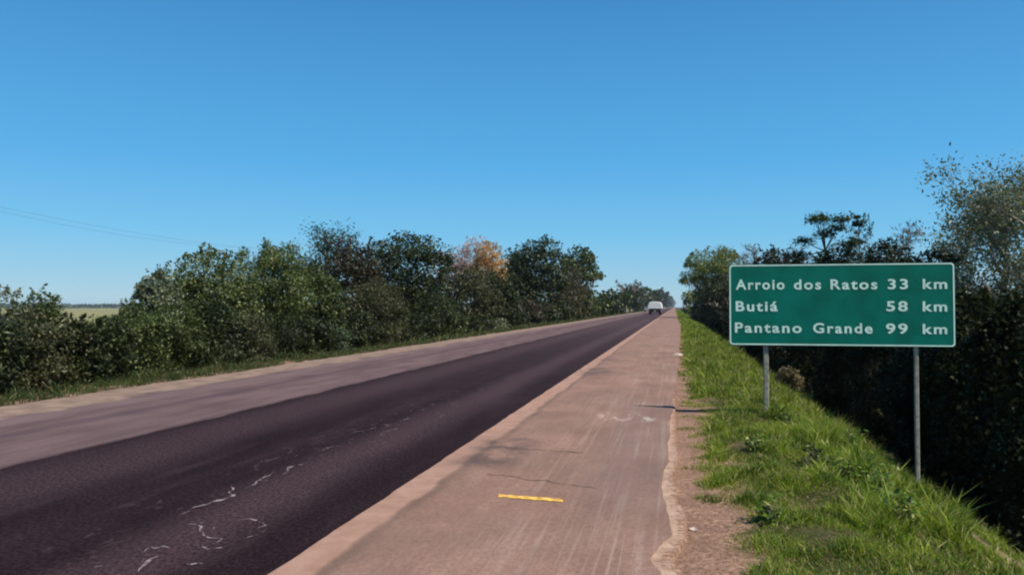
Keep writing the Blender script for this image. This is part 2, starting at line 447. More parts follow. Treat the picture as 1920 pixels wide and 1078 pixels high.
# yellow paint mark, cracks
q = [on_z(*p, .0165) for p in ((935, 925.5), (1056, 935), (1055, 940.5), (934, 931))]
mk = []
for t in np.linspace(0, 1, 25):
    a = q[3] + (q[2] - q[3]) * t + np.array([0, wander(1, .006, 1)[0], 0]); b = q[0] + (q[1] - q[0]) * t + np.array([0, wander(1, .006, 1)[0], 0])
    mk += [a, b]
tag(mesh_obj('paint_mark', mk, [(2 * i, 2 * i + 2, 2 * i + 3, 2 * i + 1) for i in range(24)], M['yellow']),
    'short yellow paint stripe across the paved shoulder', 'road marking')

def crack_obj(name, lines, z, mat, label, cat):
    b = MB()
    for pts, w in lines:
        P = [on_z(x, y, z) for x, y in pts]
        # resample with a little wander
        R = []
        for i in range(len(P) - 1):
            n = max(2, int(np.linalg.norm(P[i + 1] - P[i]) / .05))
            for k in range(n):
                R.append(P[i] + (P[i + 1] - P[i]) * k / n)
        R.append(P[-1]); R = np.array(R)
        R[:, 0] += wander(len(R), .02, 2); R[:, 1] += wander(len(R), .03, 2)
        L = len(R)
        vs = []; fs = []
        for i in range(L):
            d = R[min(i + 1, L - 1)] - R[max(0, i - 1)]; d /= np.linalg.norm(d) + 1e-9
            nrm = np.array([-d[1], d[0], 0]); ww = w * .8 * (.35 + .9 * abs(rng.normal()) * .6) * min(1, (i + .3) / 3, (L - i - .7) / 3)
            vs += [R[i] + nrm * ww, R[i] - nrm * ww]
        for i in range(L - 1): fs.append((2 * i, 2 * i + 1, 2 * i + 3, 2 * i + 2))
        b.add(vs, fs)
    o = b.build(name, mat)
    return tag(o, kind='structure')
crack_obj('road_cracks', [
    ([(345, 965), (362, 950), (388, 945), (412, 938), (434, 930), (429, 915), (437, 908)], .020),
    ([(462, 915), (480, 902), (500, 893), (512, 885)], .017),
    ([(530, 890), (540, 879), (560, 871), (575, 868)], .020),
    ([(345, 985), (365, 982), (382, 978), (380, 995), (385, 1008), (410, 1012), (390, 1020), (378, 1030)], .013),
    ([(355, 1018), (372, 1022), (388, 1030), (400, 1027), (418, 1027)], .016),
    ([(270, 1035), (282, 1026), (296, 1022), (312, 1024), (330, 1026)], .016),
    ([(262, 1071), (272, 1056), (286, 1048), (305, 1041)], .018),
    ([(352, 1058), (366, 1056), (384, 1054)], .030),
    ([(452, 1011), (470, 1006), (485, 1001), (495, 993)], .020),
    ([(440, 975), (470, 974), (490, 975), (492, 984), (483, 990)], .015),
    ([(385, 992), (400, 990), (412, 991)], .010),
    ([(165, 1062), (185, 1058), (205, 1060)], .012),
    ([(600, 845), (625, 838), (640, 836)], .012), ([(660, 812), (690, 806), (705, 800)], .014), ([(690, 830), (715, 824)], .012), ([(725, 808), (750, 802)], .011), ([(745, 790), (770, 783)], .012),
], .004, M['crack_white'], None, None)
crack_obj('shoulder_cracks', [
    ([(905, 833), (960, 838), (1010, 842), (1060, 846), (1108, 849)], .012),
    ([(905, 885), (960, 893), (1010, 898), (1060, 905), (1122, 914)], .010),
    ([(1085, 694), (1110, 700)], .02),
], .0165, M['crack_dark'], None, None)

# stones at the shoulder's edge
def stone(px, py, s, label, seed):
    r = np.random.default_rng(seed)
    p = on_z(px, py, -.02); p[2] = float(ground_z(p[0], p[1]))
    b = MB(); vs = []; n, m = 9, 6
    for i in range(m + 1):
        for k in range(n):
            t = math.pi * i / m; a = 2 * math.pi * k / n
            rr = s * (1 + .28 * math.sin(3 * a + seed) * math.sin(2 * t) + r.normal() * .09)
            vs.append((p[0] + rr * math.sin(t) * math.cos(a) * 1.3, p[1] + rr * math.sin(t) * math.sin(a), p[2] + s * .35 + rr * .62 * math.cos(t)))
    fs = [(i * n + k, i * n + (k + 1) % n, (i + 1) * n + (k + 1) % n, (i + 1) * n + k) for i in range(m) for k in range(n)]
    b.add(vs, fs)
    tag(b.build('stone', M['stone']), label, 'stone', 'stones at the shoulder edge')
stone(1272, 667, .10, 'pale flat stone at the grass edge farthest up the shoulder', 1)
stone(1300, 990, .022, 'tiny pale pebble on the red dirt nearest the camera', 4)

# ------------------------------------------------------------------ grass
def blades(name, P, h, w, lean, mat, seed):
    r = np.random.default_rng(seed); n = len(P)
    az_ = r.uniform(0, 2 * np.pi, n); la = r.uniform(0, 2 * np.pi, n)
    wd = np.stack([np.cos(az_), np.sin(az_), np.zeros(n)], -1) * (w * r.uniform(.6, 1.3, n))[:, None] * .5
    ld = np.stack([np.cos(la), np.sin(la), np.zeros(n)], -1) * (h * lean * r.uniform(.1, 1.2, n))[:, None]
    up = np.zeros((n, 3)); up[:, 2] = h
    P = P - np.array([0, 0, .03])
    m = P + up * .55 + ld * .3; t = P + up * r.uniform(.75, 1.0, n)[:, None] + ld
    V = np.stack([P - wd, P + wd, m - wd * .8, m + wd * .8, t], 1).reshape(-1, 3)
    b = np.arange(n)[:, None] * 5
    T = np.concatenate([b + [0, 1, 3], b + [0, 3, 2], b + [2, 3, 4]], 1).reshape(-1, 3)
    return V, T
def grass_obj(name, zones, mat, seed):
    r = np.random.default_rng(seed); Vs = []; Ts = []; off = 0
    for (x0f, x1f, y0, y1, dens, h0, h1, w) in zones:
        y = r.uniform(y0, y1, int((y1 - y0) * 4 * dens))
        x = r.uniform(0, 4, len(y))
        lo = x0f(y) if callable(x0f) else np.full(len(y), x0f); wd = x1f - lo
        keep = x < wd; x = (lo + x)[keep]; y = y[keep]
        cl = .5 + .5 * np.sin(x * 5.1 + 1.7 * np.sin(y * 2.3)) * np.sin(y * 3.7 + 2.1 * np.sin(x * 3.1))
        cl2 = .5 + .5 * np.sin(x * 1.9 + y * 1.1) * np.sin(y * .83 - x * .7 + 1)
        k2 = r.uniform(0, 1, len(x)) < (.6 + .6 * cl); x, y, cl, cl2 = x[k2], y[k2], cl[k2], cl2[k2]
        keep3 = r.uniform(0, 1, len(x)) > .93 * np.exp(-(((x - BARE[0]) / .60) ** 2 + ((y - BARE[1] + .35) / 1.0) ** 2)); x, y, cl, cl2 = x[keep3], y[keep3], cl[keep3], cl2[keep3]
        h = (h0 + (h1 - h0) * (.55 * cl + .45 * cl2)) * r.uniform(.55, 1.2, len(x))
        lo2 = x0f(y) if callable(x0f) else np.full(len(y), x0f)
        h *= np.clip(.35 + (x - lo2) / .5, .35, 1)
        tuft = np.sin(x * 7.3 + 2 * np.sin(y * 3.1)) * np.sin(y * 6.1 + 2 * np.sin(x * 4.7 + 1)) * np.sin(x * 2.3 - y * 1.9)
        h *= .62 + 1.3 * np.clip(tuft, 0, 1)
        bare = np.exp(-(((x - BARE[0]) / .60) ** 2 + ((y - BARE[1] + .35) / 1.0) ** 2) * 1.2)
        h *= 1 - .8 * np.clip(bare * 1.4, 0, 1)
        P = np.stack([x, y, ground_z(x, y)], -1)
        V, T = blades(name, P, h, np.full(len(x), w), .75, mat, int(r.integers(1e6)))
        Vs.append(V); Ts.append(T + off); off += len(V)
    o = mesh_obj(name, np.concatenate(Vs), np.concatenate(Ts), mat)
    return tag(o, kind='stuff', cat='grass')
def bank_hit(px, py):
    for X in np.linspace(.3, 4.4, 400):
        c, _ = on_x(px, py, X)
        if c[2] <= float(ground_z(c[0], c[1])): return c
BARE = bank_hit(1880, 1035)
gp = np.array([on_z(*p, -.03)[:2] for p in ((1430, 1078), (1380, 1000), (1335, 930), (1318, 880), (1305, 800), (1292, 740), (1284, 690), (1282, 640), (1280, 610))])
gp = gp[np.argsort(gp[:, 1])]
def gedge(y):
    return np.interp(y, np.concatenate([[0], gp[:, 1], [150, 400]]), np.concatenate([[gp[0, 0]], gp[:, 0], [.55, .55]])) - .12 + .09 * np.sin(y * 4.1) * np.sin(y * 1.7 + 1) + .05 * np.sin(y * 11)
tag(grass_obj('verge_grass', [
    (gedge, 4.0, 3.0, 7.5, 6000, .045, .20, .008),
    (gedge, 4.1, 7.5, 13, 3400, .05, .22, .010),
    (gedge, 4.1, 13, 30, 1100, .08, .27, .016),
    (lambda y: gedge(y) + .9, 3.7, 3.0, 10, 420, .14, .30, .016),
    (gedge, 4.0, 30, 80, 260, .12, .34, .035),
    (gedge, 4.0, 80, 300, 40, .15, .38, .10)], M['grass'], 3),
    'bright green roadside grass on the bank under the sign', 'grass')
tag(grass_obj('dry_grass', [
    (BARE[0] - .8, BARE[0] + 1.1, BARE[1] - 1.8, BARE[1] + .9, 3000, .04, .17, .008),
    (gedge, 3.9, 3.2, 12, 170, .08, .24, .007),
    (lambda y: gedge(y) - .12, 1.1, 3.2, 14, 140, .03, .10, .008),
    (gedge, 4.0, 12, 40, 70, .1, .3, .014)], M['straw'], 9), 'dry straw scattered through the grass bank', 'grass')
tag(grass_obj('far_verge_grass', [
    (-11.9, -9.62, 9, 30, 750, .06, .25, .016),
    (-11.9, -9.62, 30, 80, 160, .08, .30, .04),
    (-11.9, -9.62, 80, 350, 25, .10, .30, .11)], M['grass_left'], 4),
    'dull green grass strip along the far side of the road', 'grass')

# ------------------------------------------------------------------ plants
def leaf_quads(C, N, size, aspect, r, droop=.0, T=None):
    n = len(C)
    rnd = r.normal(size=(n, 3)); rnd[:, 2] -= droop
    if T is not None: rnd = rnd * .35 + T
    N = N / (np.linalg.norm(N, axis=1, keepdims=True) + 1e-9)
    t = rnd - N * np.sum(rnd * N, 1, keepdims=True); t /= np.linalg.norm(t, axis=1, keepdims=True) + 1e-9
    b = np.cross(N, t)
    L = (size * r.uniform(.6, 1.35, n))[:, None]; W = L * aspect * .5
    return np.stack([C - t * L * .5, C + b * W - t * L * .02, C + t * L * .5, C - b * W - t * L * .02], 1).reshape(-1, 3)
def leaves_obj(name, C, N, size, aspect, mat, parent, r, droop=0.0, T=None):
    V = leaf_quads(C, N, size, aspect, r, droop, T)
    return mesh_obj(name, V, np.arange(len(V)).reshape(-1, 4), mat, parent)

def crown_points(r, n, c, rad, nl, lump=.42, zmin=None, holes=.0):
    """leaf positions on sprigs that sit on overlapping lobes"""
    c = np.asarray(c, float); rad = np.asarray(rad, float)
    d = r.normal(size=(nl, 3)); d /= np.linalg.norm(d, axis=1, keepdims=True)
    lc = c + np.sign(d) * np.abs(d) ** .8 * rad * (r.uniform(.12, 1, nl) ** .4)[:, None] * (1 - lump * .55)
    lr = np.minimum.reduce([rad[0], rad[1], rad[2]]) * lump * r.uniform(.7, 1.35, nl)
    lr3 = np.stack([lr * (rad[0] / rad.min()) ** .6, lr * (rad[1] / rad.min()) ** .6, lr * (rad[2] / rad.min()) ** .6], -1)
    K = nl * 18
    li = r.integers(0, nl, K)
    sd = r.normal(size=(K, 3)); sd /= np.linalg.norm(sd, axis=1, keepdims=True); sd[:, 2] = np.abs(sd[:, 2]) * .5 + sd[:, 2] * .5
    sp = lc[li] + sd * lr3[li] * r.uniform(.6, 1.0, K)[:, None]
    so = sp - c
    ki = r.integers(0, K, n)
    sig = lr[li][ki] * .19
    e = r.normal(size=(n, 3))
    P = sp[ki] + e * sig[:, None] * np.array([1, 1, .8])
    out = so[ki] / (np.linalg.norm(so[ki], axis=1, keepdims=True) + 1e-9)
    N = out * .5 + r.normal(size=(n, 3)) * .55 + np.array([0, 0, .35])
    # upright shoots on the outside
    m2 = int(n * .07); ns = max(8, int(nl * 1.3))
    a = r.uniform(0, 2 * np.pi, ns); rr_ = r.uniform(0, .95, ns) ** .5
    st = np.stack([np.cos(a) * rr_, np.sin(a) * rr_, np.sqrt(np.maximum(0, 1 - rr_ ** 2)) * .9], -1) * rad * .92 + c
    sh = r.uniform(.06, .30, ns) * rad[2]; si = r.integers(0, ns, m2); tt = r.uniform(-.4, 1, m2)
    P[-m2:] = st[si] + np.stack([r.normal(size=m2) * .06 * rad.min() * (1.25 - tt) + tt * sh[si] * np.sin(si * 2.4) * .5, r.normal(size=m2) * .06 * rad.min() * (1.25 - tt) + tt * sh[si] * np.cos(si * 2.4) * .5, tt * sh[si]], -1)
    # inner foliage
    m = int(n * .28)
    u = r.normal(size=(m, 3)); u /= np.linalg.norm(u, axis=1, keepdims=True)
    u = np.sign(u) * np.abs(u) ** .85 * (r.uniform(.1, 1, m) ** .45)[:, None]
    wob = 1 + .16 * np.sin(u[:, 0] * 7 + u[:, 2] * 5 + nl) * np.sin(u[:, 1] * 6 - u[:, 2] * 8)
    P[:m] = c + u * rad * (.74 * wob)[:, None]
    # fit to the wanted size
    lo, hi = np.percentile(P, 1.2, 0), np.percentile(P, 98.8, 0)
    k = 2 * rad / (hi - lo); mid = (hi + lo) / 2
    P = (P - mid) * k + c; lc = (lc - mid) * k + c
    q = (P - c) / rad; qn = (np.abs(q) ** 2.4).sum(1) ** (1 / 2.4)
    P = c + (P - c) * np.where(qn > 1.0, (1.0 + (qn - 1.0) * .6) / np.maximum(qn, .01), 1)[:, None]
    if zmin is not None:
        k = P[:, 2] > zmin; P, N = P[k], N[k]
    return P, N, lc

def limb_mesh(r, base, lc, r0, nlimb=6):
    b = MB(); base = np.asarray(base, float)
    mid = lc.mean(0)
    fork = base + (mid - base) * .5 + np.append(r.normal(size=2) * .08, 0) * np.linalg.norm(mid - base)
    b.tube([base - [0, 0, .15], base + (fork - base) * .5 + np.append(r.normal(size=2) * r0, 0), fork, mid], [r0 * 1.25, r0, r0 * .8, r0 * .35], 7)
    for t in lc[r.permutation(len(lc))[:nlimb]]:
        m = fork + (t - fork) * .5 + r.normal(size=3) * .1 * np.linalg.norm(t - fork)
        b.tube([fork, m, t], [r0 * .55, r0 * .33, r0 * .12], 5)
    return b

def branch_tree(r, base, height, spread, r0, levels=3, lean=(0, 0), first=.35, nbr=6, up=.55):
    """a woody skeleton: returns mesh builder and twig samples (points, directions)"""
    b = MB(); P = []; D = []
    def grow(p, d, L, rad, lev):
        k = 4 if lev == 0 else 3
        pts = [p]; q = p.copy(); dd = d.copy()
        for i in range(k):
            dd = dd + r.normal(size=3) * (.10 if lev == 0 else .22) + np.array([0, 0, .06]); dd /= np.linalg.norm(dd)
            q = q + dd * L / k; pts.append(q.copy())
        rr = [rad * (1 - .8 * i / k) for i in range(k + 1)]
        b.tube(pts, rr, 6 if lev == 0 else (4 if lev == 1 else 3), cap=False)
        if lev >= levels:
            for i in range(1, k + 1): P.append(pts[i]); D.append(dd)
            return
        n = nbr if lev == 0 else r.integers(4, 6)
        for j in range(n):
            t = (first + (1 - first) * (j + .7) / n) if lev == 0 else r.uniform(.3, 1.0)
            s = t * k; i = min(int(s), k - 1); pp = pts[i] + (pts[i + 1] - pts[i]) * (s - i)
            a = 2.4 * j + r.uniform(0, 1.2)
            side = np.array([math.cos(a), math.sin(a), 0]) if lev == 0 else r.normal(size=3)
            nd = side + dd * up + np.array([0, 0, .25]); nd /= np.linalg.norm(nd)
            ln = spread * (1.15 - .45 * t) * r.uniform(.75, 1.15) if lev == 0 else L * r.uniform(.45, .7)
            grow(pp, nd, ln, max(rad * (.5 if lev == 0 else .5) * (1 - .4 * t), .004), lev + 1)
    d0 = np.array([lean[0], lean[1], 1.0]); d0 /= np.linalg.norm(d0)
    grow(np.asarray(base, float) - [0, 0, .1], d0, height, r0, 0)
    return b, np.array(P), np.array(D)

PXM = 1024 / 1920
def place(px, top, hw, X):
    p, t = on_x(px, 575, X)
    zt = on_x(px, top, X)[0][2]
    g = float(ground_z(X, p[1]))
    return np.array([X, p[1], g]), zt - g, hw / F * t, t
def leaf_len(t, near=.075, px=2.6):
    return max(near, px / (F * PXM) * t)

SEED = [100]
def crown_plant(name, px, top, hw, X, mat, label, cat, group, low=.05, n=7000, cov=6.0, wide=1.18, nl=20, lump=.4, bark='bark', near=.085, aspect=.5, lpx=2.6, part=('foliage', 'stem'), depth=1.0, leafscale=1.0):
    SEED[0] += 1; r = np.random.default_rng(SEED[0])
    p, h, w, t = place(px, top, hw, X)
    root = tag(empty(name, p), label, cat, group)
    w *= wide; rz = h * (1 - low) / 2; c = (0, 0, h * low + rz)
    L = leaf_len(t, near, lpx) * leafscale * r.uniform(.78, 1.3)
    aspect = aspect * r.uniform(.7, 1.25)
    n = int(np.clip(cov * 1.6 * w * 2 * rz / (L * L * aspect * .35), 1200, 42000))
    P, N, lc = crown_points(r, n, c, (w, w * depth, rz), nl, lump, zmin=.02)
    leaves_obj(part[0], P, N, L, aspect, M[mat], root, r)
    limb_mesh(r, (0, 0, 0), lc, max(.03, h * .018), 7).build(part[1], M[bark], root, True)
    return root
def shrub(px, top, hw, X, mat, label, group='shrubs lining the far verge', n=6500, cat='shrub', **k):
    return crown_plant('shrub', px, top, hw, X, mat, label, cat, group, n=n, **k)
def tree(px, top, hw, X, mat, label, group='trees along the left side of the road', n=8000, low=.05, nl=24, lump=.36, **k):
    return crown_plant('tree', px, top, hw, X, mat, label, 'tree', group, low=low, n=n, nl=nl, lump=lump, part=('crown', 'trunk'), **k)
def woody(px, top, hw, X, mat, label, group, name='tree', cat='tree', leaves=0, bark='bark_brown', levels=3, near=.06, lpx=2.0, r0=None, first=.3, nbr=7, sig=.5, up=.55, aspect=.45, hfac=.80, lean=(0, 0), part=('crown', 'trunk')):
    SEED[0] += 1; r = np.random.default_rng(SEED[0])
    p, h, w, t = place(px, top, hw, X)
    root = tag(empty(name, p), label, cat, group)
    b, P, D = branch_tree(r, (0, 0, 0), h * hfac, w * .9, r0 or h * .022, levels, lean, first, nbr, up)
    b.v = np.array(b.v)
    zf = h / max(b.v[:, 2].max(), .1)
    b.v[:, 2] = np.where(b.v[:, 2] > 0, b.v[:, 2] * zf, b.v[:, 2])
    P = P * np.array([1, 1, zf])
    for a in (0, 1):                       # crown centred over its foot and as wide as it should be
        lo, hi = np.percentile(P[:, a], 4), np.percentile(P[:, a], 96)
        k = min(2.4, max(.6, 2 * w * .92 / (hi - lo))); m = (lo + hi) / 2
        zc = np.clip(b.v[:, 2] / h, 0, 1); b.v[:, a] = b.v[:, a] * (1 + (k - 1) * np.minimum(1, zc * 2)) - m * k * zc
        zc = np.clip(P[:, 2] / h, 0, 1); P[:, a] = P[:, a] * (1 + (k - 1) * np.minimum(1, zc * 2)) - m * k * zc
    b.v = [tuple(map(float, q)) for q in b.v]
    b.build(part[1], M[bark], root, True)
    if leaves:
        L = leaf_len(t, near, lpx)
        k = r.integers(0, len(P), leaves)
        C = P[k] + r.normal(size=(leaves, 3)) * L * 2.2 * sig
        N = r.normal(size=(leaves, 3)) + np.array([0, 0, .5])
        if aspect < .2:
            T = D[k] + r.normal(size=(leaves, 3)) * .35; T /= np.linalg.norm(T, axis=1, keepdims=True)
            C = P[k] + T * L * .45
            leaves_obj(part[0], C, N, L, aspect, M[mat], root, r, 0, T)
        else:
            leaves_obj(part[0], C, N, L, aspect, M[mat], root, r, .5)
    return root

# ---- left side, tall growth
GL = 'trees along the left side of the road'
tree(8, 548, 34, -16, 'leaf_grey', 'grey-green tree cut off by the left edge, behind the verge shrubs', n=7000)
tree(72, 551, 34, -14.8, 'leaf_mid', 'bushy green tree just left of the gap that shows the field', n=7500)
tree(246, 570, 22, -15, 'leaf_mid', 'small rounded tree just right of the gap that shows the field', n=5000)
tree(300, 518, 40, -14.8, 'leaf_grey', 'loose grey-green tree stepping up to the big green one', n=7000)
tree(385, 476, 82, -15.0, 'leaf_bright', 'big fresh green tree leftmost of the tall thicket', n=14000, nl=30)
tree(500, 464, 82, -14.8, 'leaf_bright', 'broad fresh green tree left of the tall open-crowned tree', n=14000, nl=30)
woody(603, 426, 44, -18, 'leaf_blue', 'tall open-crowned tree rising above the left thicket', GL, leaves=5200, bark='bark', levels=3, first=.5, nbr=9, sig=1.0, lpx=2.6, near=.08)
tree(572, 505, 60, -14.2, 'leaf_mid', 'leafy green tree below the tall open crown', n=9000)
tree(664, 458, 44, -15.2, 'leaf_brown', 'dark reddish-brown tree right of the tall open crown', n=9000, low=.06)
tree(762, 447, 76, -15.6, 'leaf_dark', 'broad dark green tree with level top, centre of the left thicket', n=15000, nl=30)
tree(705, 530, 50, -13.6, 'leaf_olive', 'olive brown tree in front between reddish and broad dark trees', n=7500)
woody(866, 446, 50, -20, 'twig_pink', 'leafless pinkish tree showing behind the thicket left of the orange crown', GL, leaves=4200, aspect=.13, lpx=5, sig=.8, bark='bark_pink', levels=4, nbr=11, first=.4, r0=.10)
tree(918, 459, 34, -17.0, 'leaf_orange', 'orange autumn tree among the dark green ones', n=6500, low=.35, wide=1.05)
tree(868, 503, 56, -14.0, 'leaf_olive', 'olive green tree below the pinkish bare crown', n=10000, low=.05)
tree(998, 454, 56, -16.0, 'leaf_dark', 'very dark tall tree right of the orange crown', n=13000, nl=28, low=.08)
tree(938, 512, 40, -13.4, 'leaf_dark', 'dark leafy tree directly below the orange crown', n=8000, low=.04)
woody(1042, 492, 44, -14.0, 'leaf_brown', 'brownish twiggy tree with few leaves before the dark trees', GL, leaves=4200, bark='bark_brown', levels=3, nbr=12, first=.15, sig=1.4, lpx=2.2)
tree(1086, 466, 32, -16.2, 'leaf_mid', 'green round-topped tree at the right end of the tall thicket', n=9000, low=.22)
tree(1070, 530, 34, -13.6, 'leaf_olive', 'dull olive tree at foot of the round-topped green tree', n=6000, low=.04)
tree(820, 560, 44, -13.0, 'leaf_dark', 'low dark tree at foot of the broad dark tree', n=6500, low=.03)
tree(985, 560, 36, -13.2, 'leaf_brown', 'low brown-green tree right of the pale-leaved shrub', n=6000, low=.03)

# ---- left side, front shrubs
fr = [(-40, 592, 66, 'leaf_dark', 'dark shrub mostly outside the left edge of the photo'),
      (25, 592, 54, 'leaf_olive', 'olive shrub at the left edge behind the grass strip'),
      (108, 598, 56, 'leaf_olive', 'low olive shrub in front of the field gap, left half'),
      (182, 596, 50, 'leaf_dark', 'low dark shrub in front of the field gap, right half'),
      (248, 592, 56, 'leaf_mid', 'green shrub before the small rounded tree'),
      (318, 578, 60, 'leaf_mid', 'mid green shrub under the loose grey-green tree'),
      (392, 566, 60, 'leaf_dark', 'dark shrub under the leftmost big green tree'),
      (455, 590, 48, 'leaf_olive', 'yellowish olive shrub between the two big green trees'),
      (520, 592, 50, 'leaf_dark', 'dark shrub under the broad fresh green tree'),
      (578, 590, 42, 'leaf_dark', 'dark shrub below the tall open-crowned tree'),
      (622, 612, 34, 'leaf_blue', 'blue-green shrub at foot of the reddish-brown tree'),
      (668, 588, 38, 'leaf_dark', 'dark shrub in front of the reddish-brown tree'),
      (712, 605, 32, 'leaf_olive', 'olive brown shrub right of the reddish-brown tree'),
      (757, 585, 36, 'leaf_dark', 'dark shrub below the middle of the broad dark tree'),
      (800, 592, 30, 'leaf_dark', 'dark shrub at right foot of the broad dark tree'),
      (842, 588, 30, 'leaf_mid', 'green shrub left of the pale-leaved shrub'),
      (880, 592, 24, 'leaf_dark', 'dark shrub touching the pale-leaved shrub'),
      (965, 585, 24, 'leaf_dark', 'dark shrub below the very dark tall tree'),
      (1000, 582, 20, 'leaf_brown', 'brown shrub below the twiggy tree, left one'),
      (1030, 580, 18, 'leaf_dark', 'dark shrub below the twiggy tree, right one'),
      (1058, 576, 16, 'leaf_mid', 'green shrub near the right end of the tall thicket'),
      (1082, 574, 14, 'leaf_olive', 'olive shrub at the right end of the tall thicket'),
      (1106, 570, 16, 'leaf_mid', 'green shrub where the lower far tree row begins')]
for i, (px, top, hw, m, lab) in enumerate(fr):
    shrub(px, top, hw, -12.3 - .25 * (i % 3), m, lab, n=8500 if px < 600 else 5500, low=.0)
shrub(926, 596, 24, -12.2, 'leaf_grey', 'pale-leaved shrub at the road edge below the orange tree', n=3500, low=.0)

# ---- far row on the left
GF = 'far tree row on the left before the road vanishes'
farrow = [(1126, 552, 20, -13.5, 'leaf_mid'), (1146, 545, 18, -14.5, 'leaf_dark'), (1166, 548, 16, -13.5, 'leaf_mid'), (1186, 541, 15, -15, 'leaf_dark'), (1196, 531, 12, -17, 'leaf_blue'),
          (1212, 540, 14, -15, 'leaf_mid'), (1226, 546, 12, -15, 'leaf_dark'), (1238, 544, 11, -16, 'leaf_dark'), (1250, 549, 8, -16, 'leaf_blue'), (1257, 558, 5, -16, 'leaf_blue'), (1261, 564, 4, -18, 'leaf_blue')]
farlab = ['low green tree at the near end of the far row', 'dark tree second along the far row, beside the low green one', 'green tree in the far row right before the bare twigs', 'dark tree in the far row under the bare twigs',
          'tallest pointed tree of the far row', 'green tree between the tallest far tree and the truck', 'dark tree rising right behind the truck', 'dark rounded tree just right above the truck',
          'bluish tree at the far row, last sizeable crown', 'small bluish tree near the vanishing point', 'tiny hazy tree where the road vanishes']
for (px, top, hw, X, m), lab in zip(farrow, farlab):
    tree(px, top, hw, X, m, lab, GF, n=4200 if px < 1230 else 1800, low=.04, nl=12)
woody(1176, 529, 24, -18, 'twig_grey', 'bare twiggy tree standing above the far row', GF, leaves=700, aspect=.16, lpx=5, sig=.8, bark='bark', nbr=10, first=.35, r0=.16)

# ---- right side
GR = 'trees along the right side of the road'
woody(1828, 292, 128, 6.2, 'leaf_grey', 'tall airy grey-green tree right of the sign', GR, leaves=20000, bark='bark_pale', levels=4, nbr=19, first=.28, sig=.8, near=.085, lpx=2.6, hfac=.72, r0=.085)
woody(1945, 330, 90, 7.0, 'leaf_grey', 'airy tree partly cut off by the right edge of the photo', GR, leaves=11000, bark='bark_pale', levels=4, nbr=10, first=.3, sig=.9, near=.06, hfac=.75, r0=.08)
woody(1690, 418, 52, 7.5, 'twig_grey', 'thin leafless twiggy tree left of the tall airy tree', GR, leaves=4200, aspect=.13, lpx=5, bark='bark', levels=4, nbr=11, first=.35, sig=.7, r0=.05)
woody(1440, 456, 62, 6.2, 'twig_grey', 'bare brown twiggy tree behind the left top of the sign', GR, leaves=5200, aspect=.13, lpx=5,  bark='bark_brown', levels=4, nbr=12, first=.3, sig=.7, r0=.07)
tree(1336, 467, 46, 4.9, 'leaf_yellow', 'yellow-green tree left of the sign', GR, n=12000, low=.42, nl=26)
tree(1297, 546, 15, 4.6, 'leaf_yellow', 'small yellowish tree far along the right verge', GR, n=3500, low=.2)
tree(1352, 520, 40, 5.2, 'leaf_dark', 'dark tree under the yellow-green one', GR, n=7000, low=.02)
def umbrella_tree(px, top, hw, X, label):
    SEED[0] += 1; r = np.random.default_rng(SEED[0])
    p, h, w, t = place(px, top, hw, X)
    root = tag(empty('tree', p), label, 'tree', GR)
    b = MB(); Ps = []; Ns = []
    top_f = np.array([.05, 0, h * .80])
    b.tube([(0, 0, -.1), (.05, .03, h * .4), top_f, (0, 0, h * .93)], [.06, .05, .04, .02], 6)
    L = leaf_len(t, .10, 3.2)
    pads = [(-.75, .0, .86), (.45, .2, .93), (-.3, -.3, .97), (.85, -.1, .84), (.1, .4, .90), (-.15, .1, .99), (-.95, .2, .78), (.6, -.4, .97)]
    for (dx, dy, f) in pads:
        c = np.array([dx * w, dy * w, h * f])
        b.tube([top_f, (top_f + c) / 2 + [0, 0, -.05], c], [.03, .02, .01], 4)
        n = 420
        q = r.normal(size=(n, 3)) * np.array([.22 * w, .22 * w, .085 * w]) + c
        q[:, 2] -= .25 * ((q[:, 0] - c[0]) ** 2 + (q[:, 1] - c[1]) ** 2) / w
        Ps.append(q); Ns.append(r.normal(size=(n, 3)) * .35 + np.array([0, 0, 1]))
    b.build('trunk', M['bark'], root, True)
    leaves_obj('crown', np.concatenate(Ps), np.concatenate(Ns), L, .5, M['leaf_blue'], root, r)
woody(1785, 405, 52, 6.6, 'leaf_grey', 'smaller airy tree filling the gap between sign and tall airy tree', GR, leaves=9000, bark='bark_pale', levels=4, nbr=13, first=.25, sig=.9, near=.075, hfac=.75, r0=.06)
woody(1668, 452, 62, 6.4, 'leaf_olive', 'loose olive tree over the right half of the sign', GR, leaves=6000, bark='bark', levels=4, nbr=12, first=.3, sig=.9, near=.075, r0=.06)
umbrella_tree(1546, 402, 48, 6.5, 'slender flat-crowned tree rising above the sign')
tree(1612, 404, 25, 6.8, 'leaf_blue', 'narrow dark tree beside the slender flat-crowned tree', GR, n=3200, low=.3, nl=12, lump=.36, cov=3.8)
shrub(1545, 487, 42, 6.3, 'leaf_dark', 'dark shrub at foot of the slender flat-crowned tree', 'thicket behind the sign', n=5000)
rs = [(1312, 566, 14, 4.9, 'dark shrub farthest along the right thicket'), (1336, 556, 20, 5.0, 'dark shrub beyond the sign, second from the far end'), (1368, 545, 26, 5.1, 'dark shrub showing just left of the sign'),
      (1405, 520, 32, 5.2, 'dark shrub behind the left end of the sign'), (1455, 476, 44, 5.3, 'dark shrub behind the left post of the sign'), (1515, 488, 48, 5.4, 'dark shrub behind the sign, under the flat-crowned tree'),
      (1590, 472, 55, 5.5, 'dark shrub behind the middle of the sign'), (1670, 464, 66, 5.6, 'dark twig-topped shrub behind the right half of the sign'), (1755, 484, 76, 5.5, 'dark shrub behind the right end of the sign'),
      (1850, 560, 85, 5.5, 'dark shrub under the tall airy tree'), (1960, 560, 105, 5.6, 'dark shrub at the right edge of the photo')]
